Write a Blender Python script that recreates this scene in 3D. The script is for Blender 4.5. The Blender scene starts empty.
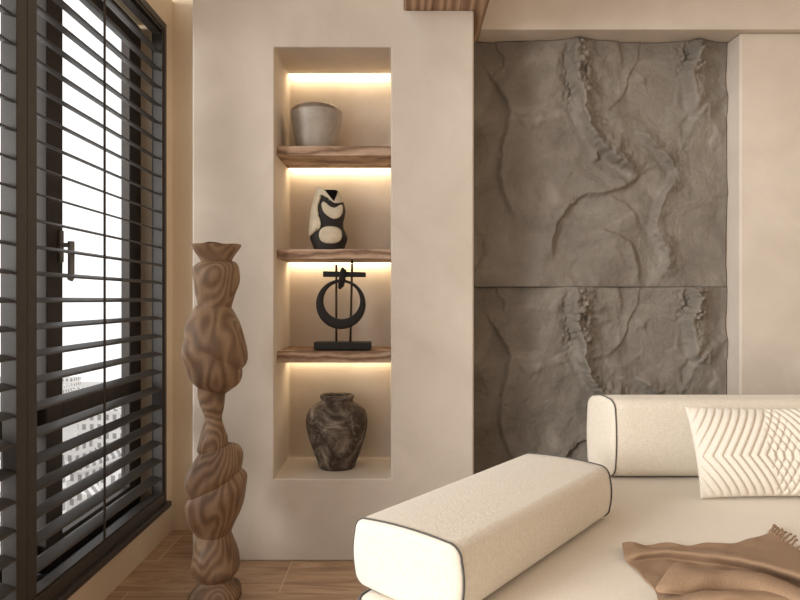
import bpy, bmesh, math, random
import numpy as np
from mathutils import Vector, Matrix

random.seed(7)
S = bpy.context.scene
COL = S.collection
PI = math.pi
F = 640.0          # focal length in pixels of the 800 px wide frame
EYE = 1.15


# ------------------------------------------------------------------ helpers
def link(o, parent=None):
    COL.objects.link(o)
    if parent:
        o.parent = parent
    return o


def mesh_obj(name, verts, faces, mat, parent=None, smooth=False, autosmooth=None):
    me = bpy.data.meshes.new(name)
    me.from_pydata([tuple(v) for v in verts], [], [tuple(f) for f in faces])
    me.validate()
    me.update()
    bm = bmesh.new()
    bm.from_mesh(me)
    bmesh.ops.recalc_face_normals(bm, faces=bm.faces)
    bm.to_mesh(me)
    bm.free()
    if mat:
        me.materials.append(mat)
    if smooth:
        for p in me.polygons:
            p.use_smooth = True
    return link(bpy.data.objects.new(name, me), parent)


def tag(o, label=None, cat=None, group=None, kind=None):
    if label:
        o['label'] = label
    if cat:
        o['category'] = cat
    if group:
        o['group'] = group
    if kind:
        o['kind'] = kind
    return o


def empty(name, loc, label, cat, group=None, rz=0.0):
    o = bpy.data.objects.new(name, None)
    o.empty_display_size = 0.05
    o.location = loc
    o.rotation_euler = (0, 0, rz)
    link(o)
    return tag(o, label, cat, group)


class MB:
    """collects primitive shapes, built as one mesh"""
    def __init__(s):
        s.v, s.f = [], []

    def add(s, v, f):
        n = len(s.v)
        s.v += [tuple(p) for p in v]
        s.f += [tuple(i + n for i in q) for q in f]
        return s

    def box(s, a, b):
        x0, y0, z0 = a
        x1, y1, z1 = b
        v = [(x0, y0, z0), (x1, y0, z0), (x1, y1, z0), (x0, y1, z0),
             (x0, y0, z1), (x1, y0, z1), (x1, y1, z1), (x0, y1, z1)]
        f = [(0, 3, 2, 1), (4, 5, 6, 7), (0, 1, 5, 4), (1, 2, 6, 5), (2, 3, 7, 6), (3, 0, 4, 7)]
        return s.add(v, f)

    def tube(s, pts, r, n=10, closed=False, cap=True):
        pts = [Vector(p) for p in pts]
        m = len(pts)
        rr = r if isinstance(r, (list, tuple)) else [r] * m
        rings = []
        prev = None
        for i, p in enumerate(pts):
            if closed:
                d = pts[(i + 1) % m] - pts[i - 1]
            else:
                d = pts[min(i + 1, m - 1)] - pts[max(i - 1, 0)]
            d.normalize()
            if prev is None:
                a = Vector((0, 0, 1)) if abs(d.z) < .9 else Vector((1, 0, 0))
                prev = (a - d * a.dot(d)).normalized()
            else:
                prev = (prev - d * prev.dot(d)).normalized()
            q = d.cross(prev)
            rings.append([p + (prev * math.cos(2 * PI * k / n) + q * math.sin(2 * PI * k / n)) * rr[i] for k in range(n)])
        v = [x for g in rings for x in g]
        f = []
        for i in range(m if closed else m - 1):
            j = (i + 1) % m
            for k in range(n):
                f.append((i * n + k, i * n + (k + 1) % n, j * n + (k + 1) % n, j * n + k))
        if not closed and cap:
            f.append(tuple(range(n))[::-1])
            f.append(tuple((m - 1) * n + k for k in range(n)))
        return s.add(v, f)

    def lathe(s, prof, n=48, c=(0, 0)):
        """prof: (r, z) list from bottom to top"""
        v, f = [], []
        for r, z in prof:
            for k in range(n):
                a = 2 * PI * k / n
                v.append((c[0] + r * math.cos(a), c[1] + r * math.sin(a), z))
        for i in range(len(prof) - 1):
            for k in range(n):
                f.append((i * n + k, i * n + (k + 1) % n, (i + 1) * n + (k + 1) % n, (i + 1) * n + k))
        f.append(tuple(range(n))[::-1])
        f.append(tuple((len(prof) - 1) * n + k for k in range(n)))
        return s.add(v, f)

    def build(s, name, mat, parent=None, smooth=False, bevel=0, seg=2, off=(0, 0, 0)):
        v = [(p[0] - off[0], p[1] - off[1], p[2] - off[2]) for p in s.v]
        o = mesh_obj(name, v, s.f, mat, parent, smooth)
        if bevel:
            m = o.modifiers.new('bevel', 'BEVEL')
            m.width = bevel
            m.segments = seg
            m.limit_method = 'ANGLE'
            m.angle_limit = math.radians(35)
            m.harden_normals = True
        return o


def smooth_curve(pts, n=8, closed=False):
    """Catmull-Rom through points"""
    P = [Vector(p) for p in pts]
    m = len(P)
    out = []
    for i in range(m if closed else m - 1):
        if closed:
            a, b, c, d = P[i - 1], P[i], P[(i + 1) % m], P[(i + 2) % m]
        else:
            a, b, c, d = P[max(i - 1, 0)], P[i], P[i + 1], P[min(i + 2, m - 1)]
        for k in range(n):
            t = k / n
            out.append(0.5 * ((2 * b) + (c - a) * t + (2 * a - 5 * b + 4 * c - d) * t * t + (3 * b - a - 3 * c + d) * t ** 3))
    if not closed:
        out.append(P[-1])
    return out


# numpy noise -------------------------------------------------------------
_rng = np.random.RandomState(3)
_G = _rng.rand(256, 256)


def vnoise(x, y):
    xi = np.floor(x).astype(int)
    yi = np.floor(y).astype(int)
    fx, fy = x - xi, y - yi
    ux = fx * fx * fx * (fx * (fx * 6 - 15) + 10)
    uy = fy * fy * fy * (fy * (fy * 6 - 15) + 10)
    a = _G[xi % 256, yi % 256]
    b = _G[(xi + 1) % 256, yi % 256]
    c = _G[xi % 256, (yi + 1) % 256]
    d = _G[(xi + 1) % 256, (yi + 1) % 256]
    return (a * (1 - ux) + b * ux) * (1 - uy) + (c * (1 - ux) + d * ux) * uy


def fbm(x, y, o=5, lac=2.03, g=.5):
    s, a, t = 0, 1, 0
    for i in range(o):
        s = s + a * vnoise(x + 17.3 * i, y + 9.1 * i)
        t += a
        a *= g
        x, y = x * lac, y * lac
    return s / t


def sstep(a, b, x):
    t = np.clip((x - a) / (b - a), 0, 1)
    return t * t * (3 - 2 * t)


# ------------------------------------------------------------------ materials
def srgb(r, g, b):
    def c(u):
        u /= 255.0
        return u / 12.92 if u <= .04045 else ((u + .055) / 1.055) ** 2.4
    return (c(r), c(g), c(b), 1)


class Mat:
    def __init__(s, name, rough=.8, spec=.3, metal=0.0):
        s.m = bpy.data.materials.new(name)
        s.m.use_nodes = True
        s.nt = s.m.node_tree
        s.b = s.nt.nodes['Principled BSDF']
        s.b.inputs['Roughness'].default_value = rough
        s.b.inputs['Specular IOR Level'].default_value = spec
        s.b.inputs['Metallic'].default_value = metal
        s._co = None

    def n(s, t, **kw):
        x = s.nt.nodes.new(t)
        for k, v in kw.items():
            if k.startswith('i_'):
                x.inputs[k[2:].replace('_', ' ')].default_value = v
            else:
                setattr(x, k, v)
        return x

    def l(s, a, b):
        s.nt.links.new(a, b)

    def coord(s, scale=(1, 1, 1), rot=(0, 0, 0), loc=(0, 0, 0)):
        tc = s.n('ShaderNodeTexCoord')
        mp = s.n('ShaderNodeMapping')
        mp.inputs['Scale'].default_value = scale
        mp.inputs['Rotation'].default_value = rot
        mp.inputs['Location'].default_value = loc
        s.l(tc.outputs['Object'], mp.inputs['Vector'])
        return mp.outputs['Vector']

    def noise(s, vec, scale, detail=5, rough=.55, dist=0):
        x = s.n('ShaderNodeTexNoise')
        x.inputs['Scale'].default_value = scale
        x.inputs['Detail'].default_value = detail
        x.inputs['Roughness'].default_value = rough
        x.inputs['Distortion'].default_value = dist
        s.l(vec, x.inputs['Vector'])
        return x.outputs['Fac']

    def ramp(s, fac, stops):
        x = s.n('ShaderNodeValToRGB')
        e = x.color_ramp.elements
        while len(e) > 1:
            e.remove(e[-1])
        e[0].position = stops[0][0]
        e[0].color = stops[0][1]
        for p, c in stops[1:]:
            k = e.new(p)
            k.color = c
        s.l(fac, x.inputs['Fac'])
        return x.outputs['Color']

    def mix(s, fac, a, b, mode='MIX'):
        x = s.n('ShaderNodeMix', data_type='RGBA', blend_type=mode)
        for sock, v in ((x.inputs[0], fac), (x.inputs[6], a), (x.inputs[7], b)):
            if hasattr(v, 'links'):
                s.l(v, sock)
            else:
                sock.default_value = v
        return x.outputs[2]

    def col(s, c):
        if hasattr(c, 'links'):
            s.l(c, s.b.inputs['Base Color'])
        else:
            s.b.inputs['Base Color'].default_value = c
        return s

    def bump(s, h, strength=.3, dist=.01):
        x = s.n('ShaderNodeBump')
        x.inputs['Strength'].default_value = strength
        x.inputs['Distance'].default_value = dist
        s.l(h, x.inputs['Height'])
        s.l(x.outputs['Normal'], s.b.inputs['Normal'])
        return s


def plaster(name, lo, hi):
    m = Mat(name, .85, .2)
    v = m.coord()
    n1 = m.noise(v, 2.2, 6, .6, .6)
    c = m.ramp(n1, [(.3, lo), (.7, hi)])
    m.col(c)
    m.bump(m.noise(v, 26, 6, .65, .4), .12, .01)
    return m.m


M = {}
M['plaster'] = plaster('plaster_beige', srgb(200, 188, 174), srgb(217, 206, 193))
M['plaster_warm'] = plaster('plaster_sand', srgb(214, 195, 168), srgb(226, 208, 183))


def mk_stone():
    m = Mat('clay_stone', .9, .15)
    v = m.coord()
    n = m.noise(v, 3.1, 8, .62, 1.0)
    c = m.ramp(n, [(.28, srgb(120, 112, 103)), (.55, srgb(143, 135, 125)), (.75, srgb(166, 158, 148))])
    m.col(c)
    n2 = m.noise(v, 22, 9, .7, .8)
    m.bump(n2, .8, .016)
    return m.m


M['stone'] = mk_stone()


def mk_floor():
    m = Mat('floor_planks', .42, .4)
    v = m.coord(loc=(.476 + 1.6, -2.52 + .3 * 9, 0))
    br = m.n('ShaderNodeTexBrick')
    br.offset = .37
    br.inputs['Color1'].default_value = (.0, .0, .0, 1)
    br.inputs['Color2'].default_value = (1, 1, 1, 1)
    br.inputs['Mortar'].default_value = (.5, .5, .5, 1)
    br.inputs['Scale'].default_value = 1
    br.inputs['Mortar Size'].default_value = .0035
    br.inputs['Mortar Smooth'].default_value = .3
    br.inputs['Brick Width'].default_value = 1.6
    br.inputs['Row Height'].default_value = .3
    m.l(v, br.inputs['Vector'])
    v2 = m.coord(scale=(1.2, 9, 1))
    # each plank shifts its own grain
    add = m.n('ShaderNodeVectorMath', operation='MULTIPLY_ADD')
    m.l(br.outputs['Color'], add.inputs[0])
    add.inputs[1].default_value = (7.3, 3.1, 0)
    m.l(v2, add.inputs[2])
    g = m.noise(add.outputs[0], 1.8, 9, .66, 1.6)
    c = m.ramp(g, [(.25, srgb(134, 103, 78)), (.45, srgb(170, 138, 110)), (.6, srgb(193, 161, 131)), (.8, srgb(217, 189, 160))])
    c = m.mix(.18, c, br.outputs['Color'], 'OVERLAY')
    c = m.mix(br.outputs['Fac'], c, srgb(205, 182, 155))
    m.col(c)
    m.bump(g, .15, .004)
    return m.m


M['floor'] = mk_floor()


def wood(name, cols, scale=(1, 1, 1), ring=9.0, dist=3.0, rough=.6, rot=(0, 0, 0), bump=.25, wtype='RINGS', direction='Z'):
    m = Mat(name, rough, .3)
    v = m.coord(scale=scale, rot=rot)
    n = m.noise(v, 2.6, 4, .55, .4)
    add = m.n('ShaderNodeVectorMath', operation='MULTIPLY_ADD')
    cmb = m.n('ShaderNodeCombineXYZ')
    for k in range(3):
        m.l(n, cmb.inputs[k])
    m.l(cmb.outputs[0], add.inputs[0])
    add.inputs[1].default_value = (.22, .22, .22)
    m.l(v, add.inputs[2])
    w = m.n('ShaderNodeTexWave', wave_type=wtype)
    if wtype == 'RINGS':
        w.rings_direction = direction
    else:
        w.bands_direction = direction
    w.inputs['Scale'].default_value = ring
    w.inputs['Distortion'].default_value = dist
    w.inputs['Detail'].default_value = 3
    w.inputs['Detail Scale'].default_value = 1.2
    m.l(add.outputs[0], w.inputs['Vector'])
    fine = m.noise(v, 40, 5, .6)
    f = m.mix(.25, w.outputs['Color'], fine)
    c = m.ramp(f, cols)
    m.col(c)
    m.bump(f, bump, .004)
    return m.m




def mk_totem():
    m = Mat('carved_wood', .5, .35)
    v = m.coord(scale=(1, 1, .42))
    n = m.noise(v, 5.5, 1.2, .4, .25)
    k = m.n('ShaderNodeMath', operation='MULTIPLY')
    m.l(n, k.inputs[0])
    k.inputs[1].default_value = 120
    sn = m.n('ShaderNodeMath', operation='SINE')
    m.l(k.outputs[0], sn.inputs[0])
    a = m.n('ShaderNodeMath', operation='MULTIPLY_ADD')
    m.l(sn.outputs[0], a.inputs[0])
    a.inputs[1].default_value = .34
    a.inputs[2].default_value = .5
    v2 = m.coord(scale=(1, 1, .12))
    f = m.mix(.45, a.outputs[0], m.noise(v2, 60, 5, .65))
    big = m.noise(v, 4, 3, .5)
    c = m.ramp(f, [(.22, srgb(80, 57, 40)), (.5, srgb(126, 98, 73)), (.78, srgb(158, 130, 103))])
    c = m.mix(.35, c, m.ramp(big, [(.35, srgb(92, 68, 49)), (.65, srgb(160, 132, 104))]))
    m.col(c)
    m.bump(f, .06, .003)
    return m.m


M['totem'] = mk_totem()
M['shelf'] = wood('rough_shelf_wood', [(.12, srgb(128, 101, 82)), (.4, srgb(162, 133, 110)), (.7, srgb(178, 150, 127)), (.95, srgb(196, 170, 148))],
                  scale=(1.6, 2.5, 5), ring=1.6, dist=9, rough=.8, bump=.5, wtype='BANDS', direction='Z')
M['beam'] = wood('beam_wood', [(.1, srgb(140, 112, 90)), (.45, srgb(166, 136, 111)), (.7, srgb(182, 153, 127)), (.95, srgb(200, 172, 147))],
                 scale=(6, .6, 3), ring=1.2, dist=6, rough=.8, bump=.3, wtype='BANDS', direction='X')


def fabric(name, lo, hi, scale=170, strength=.5, big=.0, sheen=.3):
    m = Mat(name, .95, .1)
    m.b.inputs['Sheen Weight'].default_value = sheen
    v = m.coord()
    n = m.noise(v, scale, 4, .6)
    c = m.ramp(n, [(.3, lo), (.7, hi)])
    m.col(c)
    h = n
    if big:
        b = m.noise(v, 60, 3, .5)
        h = m.mix(big, n, b)
    m.bump(h, strength, .004)
    return m.m


M['boucle'] = fabric('cream_boucle', srgb(220, 209, 192), srgb(236, 227, 211), 150, .55, .3)
M['seat'] = fabric('cream_linen', srgb(227, 215, 197), srgb(238, 227, 211), 260, .25)
M['pillow'] = fabric('ivory_quilt', srgb(226, 217, 202), srgb(238, 230, 217), 300, .25)
M['throw'] = fabric('taupe_wool', srgb(152, 124, 99), srgb(172, 143, 116), 320, .4, 0, .05)
M['pipe'] = fabric('charcoal_piping', srgb(74, 71, 68), srgb(98, 94, 90), 300, .3)


def plain(name, c, rough=.6, spec=.4, metal=0, nz=0, nb=.1):
    m = Mat(name, rough, spec, metal)
    if nz:
        v = m.coord()
        n = m.noise(v, nz, 6, .6)
        d = (c[0] * .75, c[1] * .75, c[2] * .75, 1)
        m.col(m.ramp(n, [(.3, d), (.7, c)]))
        m.bump(n, nb, .003)
    else:
        m.col(c)
    return m.m


M['shutter'] = plain('dark_shutter_paint', srgb(62, 57, 53), .5, .4, 0, 30, .04)
M['louvre'] = plain('louvre_paint', srgb(68, 63, 59), .48, .4, 0, 30, .04)
M['frame'] = plain('dark_window_frame', srgb(60, 52, 47), .55, .35, 0, 30, .04)
M['handle'] = plain('satin_nickel', srgb(132, 129, 122), .42, .5, .3)
M['iron'] = plain('blackened_iron', srgb(40, 37, 35), .65, .35, .0, 60, .25)
M['rod'] = plain('bronze_rod', srgb(74, 56, 42), .5, .5, .5)
M['black_ceramic'] = plain('black_ceramic', srgb(38, 31, 29), .6, .35, 0, 40, .15)
M['painted_hole'] = plain('painted_hole_black', srgb(14, 12, 11), .9, .1)  # darker than the body: painted shade of the vase opening
M['cream_ceramic'] = plain('cream_ceramic', srgb(214, 202, 178), .6, .3, 0, 30, .12)


def mk_city(name, c, g):
    m = Mat(name, .9, .1)
    tc = m.n('ShaderNodeTexCoord')
    sp = m.n('ShaderNodeSeparateXYZ')
    m.l(tc.outputs['Object'], sp.inputs[0])
    ad = m.n('ShaderNodeMath', operation='ADD')
    m.l(sp.outputs['X'], ad.inputs[0])
    m.l(sp.outputs['Y'], ad.inputs[1])
    cb = m.n('ShaderNodeCombineXYZ')
    m.l(ad.outputs[0], cb.inputs[0])
    m.l(sp.outputs['Z'], cb.inputs[1])
    br = m.n('ShaderNodeTexBrick')
    br.offset = 0
    br.inputs['Color1'].default_value = g
    br.inputs['Color2'].default_value = g
    br.inputs['Mortar'].default_value = c
    br.inputs['Scale'].default_value = 1
    br.inputs['Mortar Size'].default_value = .32
    br.inputs['Brick Width'].default_value = 1.2
    br.inputs['Row Height'].default_value = 1.5
    m.l(cb.outputs[0], br.inputs['Vector'])
    m.col(br.outputs['Color'])
    return m.m


M['concrete'] = mk_city('hazed_concrete', srgb(230, 227, 223), srgb(158, 156, 155))  # distance haze and glare painted into the pale city colours
M['concrete_dim'] = mk_city('hazed_concrete_grey', srgb(206, 202, 199), srgb(140, 138, 137))
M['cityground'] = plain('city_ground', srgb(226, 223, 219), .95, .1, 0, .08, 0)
M['foliage'] = plain('haze_tinted_foliage', srgb(128, 126, 120), .95, .1, 0, .6, 0)  # grey of the haze put into the leaf colour


def mk_pot():
    m = Mat('grey_stoneware', .42, .45)
    v = m.coord()
    n = m.noise(v, 9, 7, .6, .6)
    body = m.ramp(n, [(.3, srgb(150, 141, 130)), (.7, srgb(180, 171, 159))])
    rim = m.ramp(n, [(.3, srgb(104, 88, 74)), (.7, srgb(134, 116, 100))])
    sep = m.n('ShaderNodeSeparateXYZ')
    m.l(v, sep.inputs[0])
    wob = m.n('ShaderNodeMath', operation='MULTIPLY_ADD')
    m.l(n, wob.inputs[0])
    wob.inputs[1].default_value = .02
    m.l(sep.outputs['Z'], wob.inputs[2])
    k = m.ramp(wob.outputs[0], [(.205, (0, 0, 0, 1)), (.213, (1, 1, 1, 1))])
    m.col(m.mix(k, body, rim))
    m.bump(m.noise(v, 60, 5, .6), .2, .004)
    return m.m


M['pot'] = mk_pot()


def mk_jar():
    m = Mat('weathered_brown_pottery', .75, .25)
    v = m.coord()
    n = m.noise(v, 7, 9, .7, 1.4)
    a = m.ramp(n, [(.34, srgb(46, 38, 33)), (.46, srgb(76, 65, 56)), (.56, srgb(118, 106, 94)), (.68, srgb(176, 164, 150))])
    n2 = m.noise(v, 24, 8, .75, 1.0)
    k = m.ramp(n2, [(.55, (0, 0, 0, 1)), (.72, (1, 1, 1, 1))])
    m.col(m.mix(k, a, srgb(150, 138, 124)))
    m.bump(n2, .6, .008)
    return m.m


M['jar'] = mk_jar()


def mk_glass():
    m = Mat('window_glass', .0)
    nt = m.nt
    t = m.n('ShaderNodeBsdfTransparent')
    g = m.n('ShaderNodeBsdfGlossy')
    g.inputs['Roughness'].default_value = 0.02
    fr = m.n('ShaderNodeLayerWeight')
    fr.inputs['Blend'].default_value = .08
    mx = m.n('ShaderNodeMixShader')
    ml = m.n('ShaderNodeMath', operation='MULTIPLY')
    m.l(fr.outputs['Facing'], ml.inputs[0])
    ml.inputs[1].default_value = .25
    m.l(ml.outputs[0], mx.inputs[0])
    m.l(t.outputs[0], mx.inputs[1])
    m.l(g.outputs[0], mx.inputs[2])
    m.l(mx.outputs[0], nt.nodes['Material Output'].inputs['Surface'])
    return m.m


M['glass'] = mk_glass()


def mk_led(strength):
    m = Mat('warm_led')
    m.b.inputs['Base Color'].default_value = (1, .9, .75, 1)
    m.b.inputs['Emission Color'].default_value = (1, .78, .50, 1)
    m.b.inputs['Emission Strength'].default_value = strength
    return m.m


M['led'] = mk_led(10)

# ------------------------------------------------------------------ room shell
XL = -1.135                  # left wall face
YB = 3.2                     # back wall face
YP = 2.816                   # pier front
ZC = 2.8                     # top of pier and soffit
ZH = 4.7                     # high ceiling
WZ0, WZ1 = .176, 2.478       # window opening
WY0, WY1 = 1.58, 3.09


def struct(o, label=None):
    o['kind'] = 'structure'
    if label:
        o['label'] = label
    return o


struct(MB().box((-1.335, -3.0, -.12), (2.9, YB + .1, 0)).build('floor', M['floor']))
struct(MB().box((-1.335, -3.0, ZH), (2.9, YB + .1, ZH + .1)).build('ceiling', M['plaster']))
struct(MB().box((-1.335, -3.1, 0), (2.9, -3.0, ZH)).build('wall_front', M['plaster']))
struct(MB().box((-1.335, YB, 0), (2.9, YB + .1, ZH)).build('wall_back', M['plaster_warm']))
struct(MB().box((2.8, -3.0, 0), (2.9, YB, ZH)).build('wall_right', M['plaster']))

# left wall with the window opening
w = MB()
w.box((-1.335, WY0 - .07, 0), (XL, YB, WZ0 - .026))
w.box((-1.335, WY0 - .07, WZ1), (XL, YB, 2.64))
w.box((-1.335, WY1 + .006, WZ0 - .026), (XL, YB, WZ1))
w.box((-1.335, WY0 - .07, WZ0 - .026), (XL, WY0, WZ1))
struct(w.build('wall_left', M['plaster_warm']))

# pier with niche
px0, px1 = -.915, .3256
nx0, nx1, nz0, nz1 = -.5545, -.0396, .362, 2.262
BX0, BX1, BZ = .022, .383, 2.426
YN = 3.185
v = [(px0, YP, 0), (px1, YP, 0), (px1, YP, BZ), (BX0, YP, BZ), (BX0, YP, ZC), (px0, YP, ZC),
     (nx0, YP, nz0), (nx1, YP, nz0), (nx1, YP, nz1), (nx0, YP, nz1),
     (nx0, YN, nz0), (nx1, YN, nz0), (nx1, YN, nz1), (nx0, YN, nz1),
     (px0, YB, 0), (px1, YB, 0), (px1, YB, BZ), (BX0, YB, BZ), (BX0, YB, ZC), (px0, YB, ZC)]
f = [(0, 1, 7, 6), (1, 2, 8, 7), (2, 3, 4, 5, 9, 8), (5, 0, 6, 9),
     (6, 7, 11, 10), (7, 8, 12, 11), (8, 9, 13, 12), (9, 6, 10, 13), (10, 11, 12, 13),
     (0, 14, 15, 1), (1, 15, 16, 2), (2, 16, 17, 3), (3, 17, 18, 4), (4, 18, 19, 5), (5, 19, 14, 0),
     (14, 19, 18, 17, 16, 15)]
pier = mesh_obj('wall_pier', v, f, M['plaster'])
bm_ = pier.modifiers.new('bevel', 'BEVEL')
bm_.width = .011
bm_.segments = 3
bm_.limit_method = 'ANGLE'
bm_.angle_limit = math.radians(35)
bm_.harden_normals = True
struct(pier, 'beige plaster pier with a tall recessed niche')

# soffit, right pillar, beam
struct(MB().box((BX1, 3.034, 2.432), (2.8, YB, ZC)).build('trim_1', M['plaster'], bevel=.006), 'plaster soffit above the grey stone panels')
struct(MB().box((1.63, 3.068, 0), (2.8, YB, 2.432)).build('wall_pillar', M['plaster'], bevel=.012, seg=3), 'beige plaster pillar right of the stone panels')
bb = MB()
for i in range(3):
    xa = BX0 + (BX1 - BX0) * i / 3
    bb.box((xa, -.6, BZ + .0005), (xa + (BX1 - BX0) / 3, YB, ZC))
struct(bb.build('trim_2', M['beam'], bevel=.005, seg=2), 'brown timber beam under the ceiling')

# ------------------------------------------------------------------ window
win = bpy.data.objects.new('window_1', None)
win.location = (-1.27, 2.65, WZ0)
link(win)
struct(win, 'dark framed casement window behind the louvred shutters')
wo = (-1.27, 2.65, WZ0)
ZR0, ZR1 = WZ0, 2.462


def win_part(name, boxes, mat, bevel=.004):
    m = MB()
    for a, b in boxes:
        m.box(a, b)
    return m.build(name, mat, win, bevel=bevel, off=wo)


sash = win_part('window_sash', [((-1.292, 2.266, ZR0 + .004), (-1.25, 2.374, ZR1)), ((-1.292, 2.963, ZR0 + .004), (-1.25, WY1, ZR1)),
                         ((-1.292, 2.374, 2.362), (-1.25, 2.963, ZR1)), ((-1.292, 2.374, ZR0 + .004), (-1.25, 2.963, .284)),
                         ((-1.292, 2.374, .678), (-1.25, 2.963, .775))], M['frame'])
win_part('window_frame', [((-1.33, 2.128, ZR0 + .002), (-1.28, 2.185, ZR1)), ((-1.33, 2.185, ZR0 + .002), (-1.28, 2.264, .284)), ((-1.33, 2.185, .678), (-1.28, 2.264, .775)), ((-1.33, 2.185, 2.36), (-1.28, 2.264, ZR1)), ((-1.33, WY0 + .002, ZR0 + .002), (-1.28, WY0 + .08, ZR1)),
                          ((-1.33, WY0 + .08, 2.36), (-1.28, 2.128, ZR1)), ((-1.33, WY0 + .08, ZR0 + .002), (-1.28, 2.128, .284)),
                          ((-1.33, WY0 + .08, .678), (-1.28, 2.128, .775))], M['frame'])
win_part('pane', [((-1.279, 2.374, .775), (-1.273, 2.963, 2.362))], M['glass'], 0)
win_part('pane', [((-1.279, 2.374, .284), (-1.273, 2.963, .678))], M['glass'], 0)
win_part('pane', [((-1.312, 2.185, .775), (-1.306, 2.264, 2.36))], M['glass'], 0)
win_part('pane', [((-1.312, 2.185, .284), (-1.306, 2.264, .678))], M['glass'], 0)
win_part('pane', [((-1.312, WY0 + .08, .775), (-1.306, 2.128, 2.36))], M['glass'], 0)
win_part('pane', [((-1.312, WY0 + .08, .284), (-1.306, 2.128, .678))], M['glass'], 0)
hy = 2.352
plate = MB().tube([(-1.246, hy, 1.288), (-1.246, hy, 1.405)], .0095, 14)
h_pl = plate.build('handle_plate', M['handle'], sash, smooth=False, bevel=.002, off=wo)
hg = MB()
hg.tube([(-1.25, hy, 1.352), (-1.205, hy, 1.352)], .0085, 14)
hg.tube([(-1.2085, hy, 1.366), (-1.2085, hy, 1.232), (-1.2115, hy - .004, 1.222)], [.0115, .0115, .0105], 16)
h = hg.build('handle', M['handle'], sash, bevel=.002, off=wo)

# shutter surround and sill
tr = MB()
FX0, FX1 = -1.190, -1.128
tr.box((FX0, WY1 - .024, WZ0), (FX1, WY1 + .006, WZ1 + .004))
tr.box((FX0, WY0, WZ1 - .03), (FX1, WY1 - .024, WZ1 + .004))
tr.box((FX0, WY0, WZ0), (FX1, WY1 - .024, .225))
tr.box((FX0, WY0, .225), (FX1, WY0 + .03, WZ1 - .03))
struct(tr.build('trim_3', M['shutter'], bevel=.003), 'dark surround framing the louvred shutters')
sl = MB().box((-1.335, WY0 - .06, WZ0 - .026), (-1.108, WY1 + .02, WZ0))
struct(sl.build('trim_4', M['shutter'], bevel=.004), 'dark window sill ledge')

PITCH = .0846
LZ = [EYE + k * PITCH for k in range(-10, 16)]


def shutter(y0, y1, label, rod=None, zb=.226, zt=2.447):
    root = empty('louvred_shutter', (XL - .025, (y0 + y1) / 2, zb), label, 'window shutter')
    of = (XL - .025, (y0 + y1) / 2, zb)
    x0, x1 = -1.178, -1.133
    st = .052
    MB().box((x0, y0, zb), (x1, y0 + st, zt)).build('stile', M['shutter'], root, bevel=.003, off=of)
    if rod:
        # the hinge side slides into the surround: thin stile only
        MB().box((x0, y1 - .012, zb), (x1, y1, zt)).build('stile', M['shutter'], root, bevel=.002, off=of)
        ye = y1 - .012
    else:
        MB().box((x0, y1 - st, zb), (x1, y1, zt)).build('stile', M['shutter'], root, bevel=.003, off=of)
        ye = y1 - st
    MB().box((x0, y0 + st, zt - .012), (x1, ye, zt)).build('rail', M['shutter'], root, bevel=.002, off=of)
    MB().box((x0, y0 + st, zb), (x1, ye, zb + .006)).build('rail', M['shutter'], root, bevel=.002, off=of)
    # one louvre profile: a lens section, outer edge a little higher
    prof = []
    wd, th, tilt = .054, .0070, math.atan2(.0160, .054)
    N = 7
    for i in range(N + 1):
        u = -1 + 2 * i / N
        prof.append((u * wd / 2, th / 2 * math.sqrt(max(0, 1 - abs(u) ** 3)) + .0006))
    for i in range(N, -1, -1):
        u = -1 + 2 * i / N
        prof.append((u * wd / 2, -th / 2 * math.sqrt(max(0, 1 - abs(u) ** 3)) - .0006))
    ct, sn = math.cos(tilt), math.sin(tilt)
    P = [(a * ct + b * sn, -a * sn + b * ct) for a, b in prof]     # outer (-x) edge up
    n = len(P)
    ya, yb_ = y0 + st + .001 - of[1], ye - .001 - of[1]
    vv = [(p[0], ya, p[1]) for p in P] + [(p[0], yb_, p[1]) for p in P]
    ff = [(i, (i + 1) % n, n + (i + 1) % n, n + i) for i in range(n)] + [tuple(range(n))[::-1], tuple(range(n, 2 * n))]
    proto = None
    for z in LZ:
        if proto is None:
            o = proto = mesh_obj('louvre', vv, ff, M['louvre'], root)
        else:
            o = proto.copy()
            link(o, root)
        o.location = (XL - .025 - of[0], 0, z - of[2])
    if rod:
        MB().tube([(-1.1215, rod, zb + .014), (-1.1215, rod, zt - .02)], .0048, 8).build('tilt_rod', M['shutter'], root, off=of)
    return root


shutter(1.947, 3.064, 'dark louvred shutter panel with a thin vertical tilt rod beside the window handle', rod=2.43)
shutter(WY0 + .032, 1.945, 'dark louvred shutter panel cut off by the left edge of the picture')

# ------------------------------------------------------------------ city outside
gz = -26.0
MB().box((-260, 20, gz - 1), (30, 205, gz)).build('city_ground', M['cityground'])
struct(bpy.data.objects['city_ground'], 'pale hazy ground of the city outside')
rng = random.Random(11)
spots = [(-58, 92, 12, 9, 11), (-47, 108, 10, 10, 9), (-72, 118, 12, 12, 10), (-60, 140, 14, 10, 7), (-88, 150, 16, 12, 6),
         (-78, 132, 8, 8, 5), (-42, 84, 8, 9, 6), (-92, 178, 18, 12, 3), (-70, 168, 13, 10, 4), (-112, 186, 16, 10, 2.5),
         (-40, 66, 7, 7, 8), (-33, 74, 6, 6, 5), (-52, 122, 8, 8, 9), (-66, 104, 8, 8, 12), (-118, 166, 10, 10, 4)]
for i, (x, y, a, b, hh) in enumerate(spots):
    root = empty('city_building', (x, y, gz), 'pale hazy city building far outside behind the louvres', 'building', 'city buildings outside the window', rng.uniform(-.4, .4))
    m = MB().box((-a / 2, -b / 2, 0), (a / 2, b / 2, hh))
    m.box((-a / 2 - .3, -b / 2 - .3, hh), (a / 2 + .3, b / 2 + .3, hh + .6))
    m.box((-a / 5, -b / 5, hh + .6), (a / 8, b / 6, hh + 2.6))
    m.build('wall', M['concrete' if i % 3 else 'concrete_dim'], root)
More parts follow.
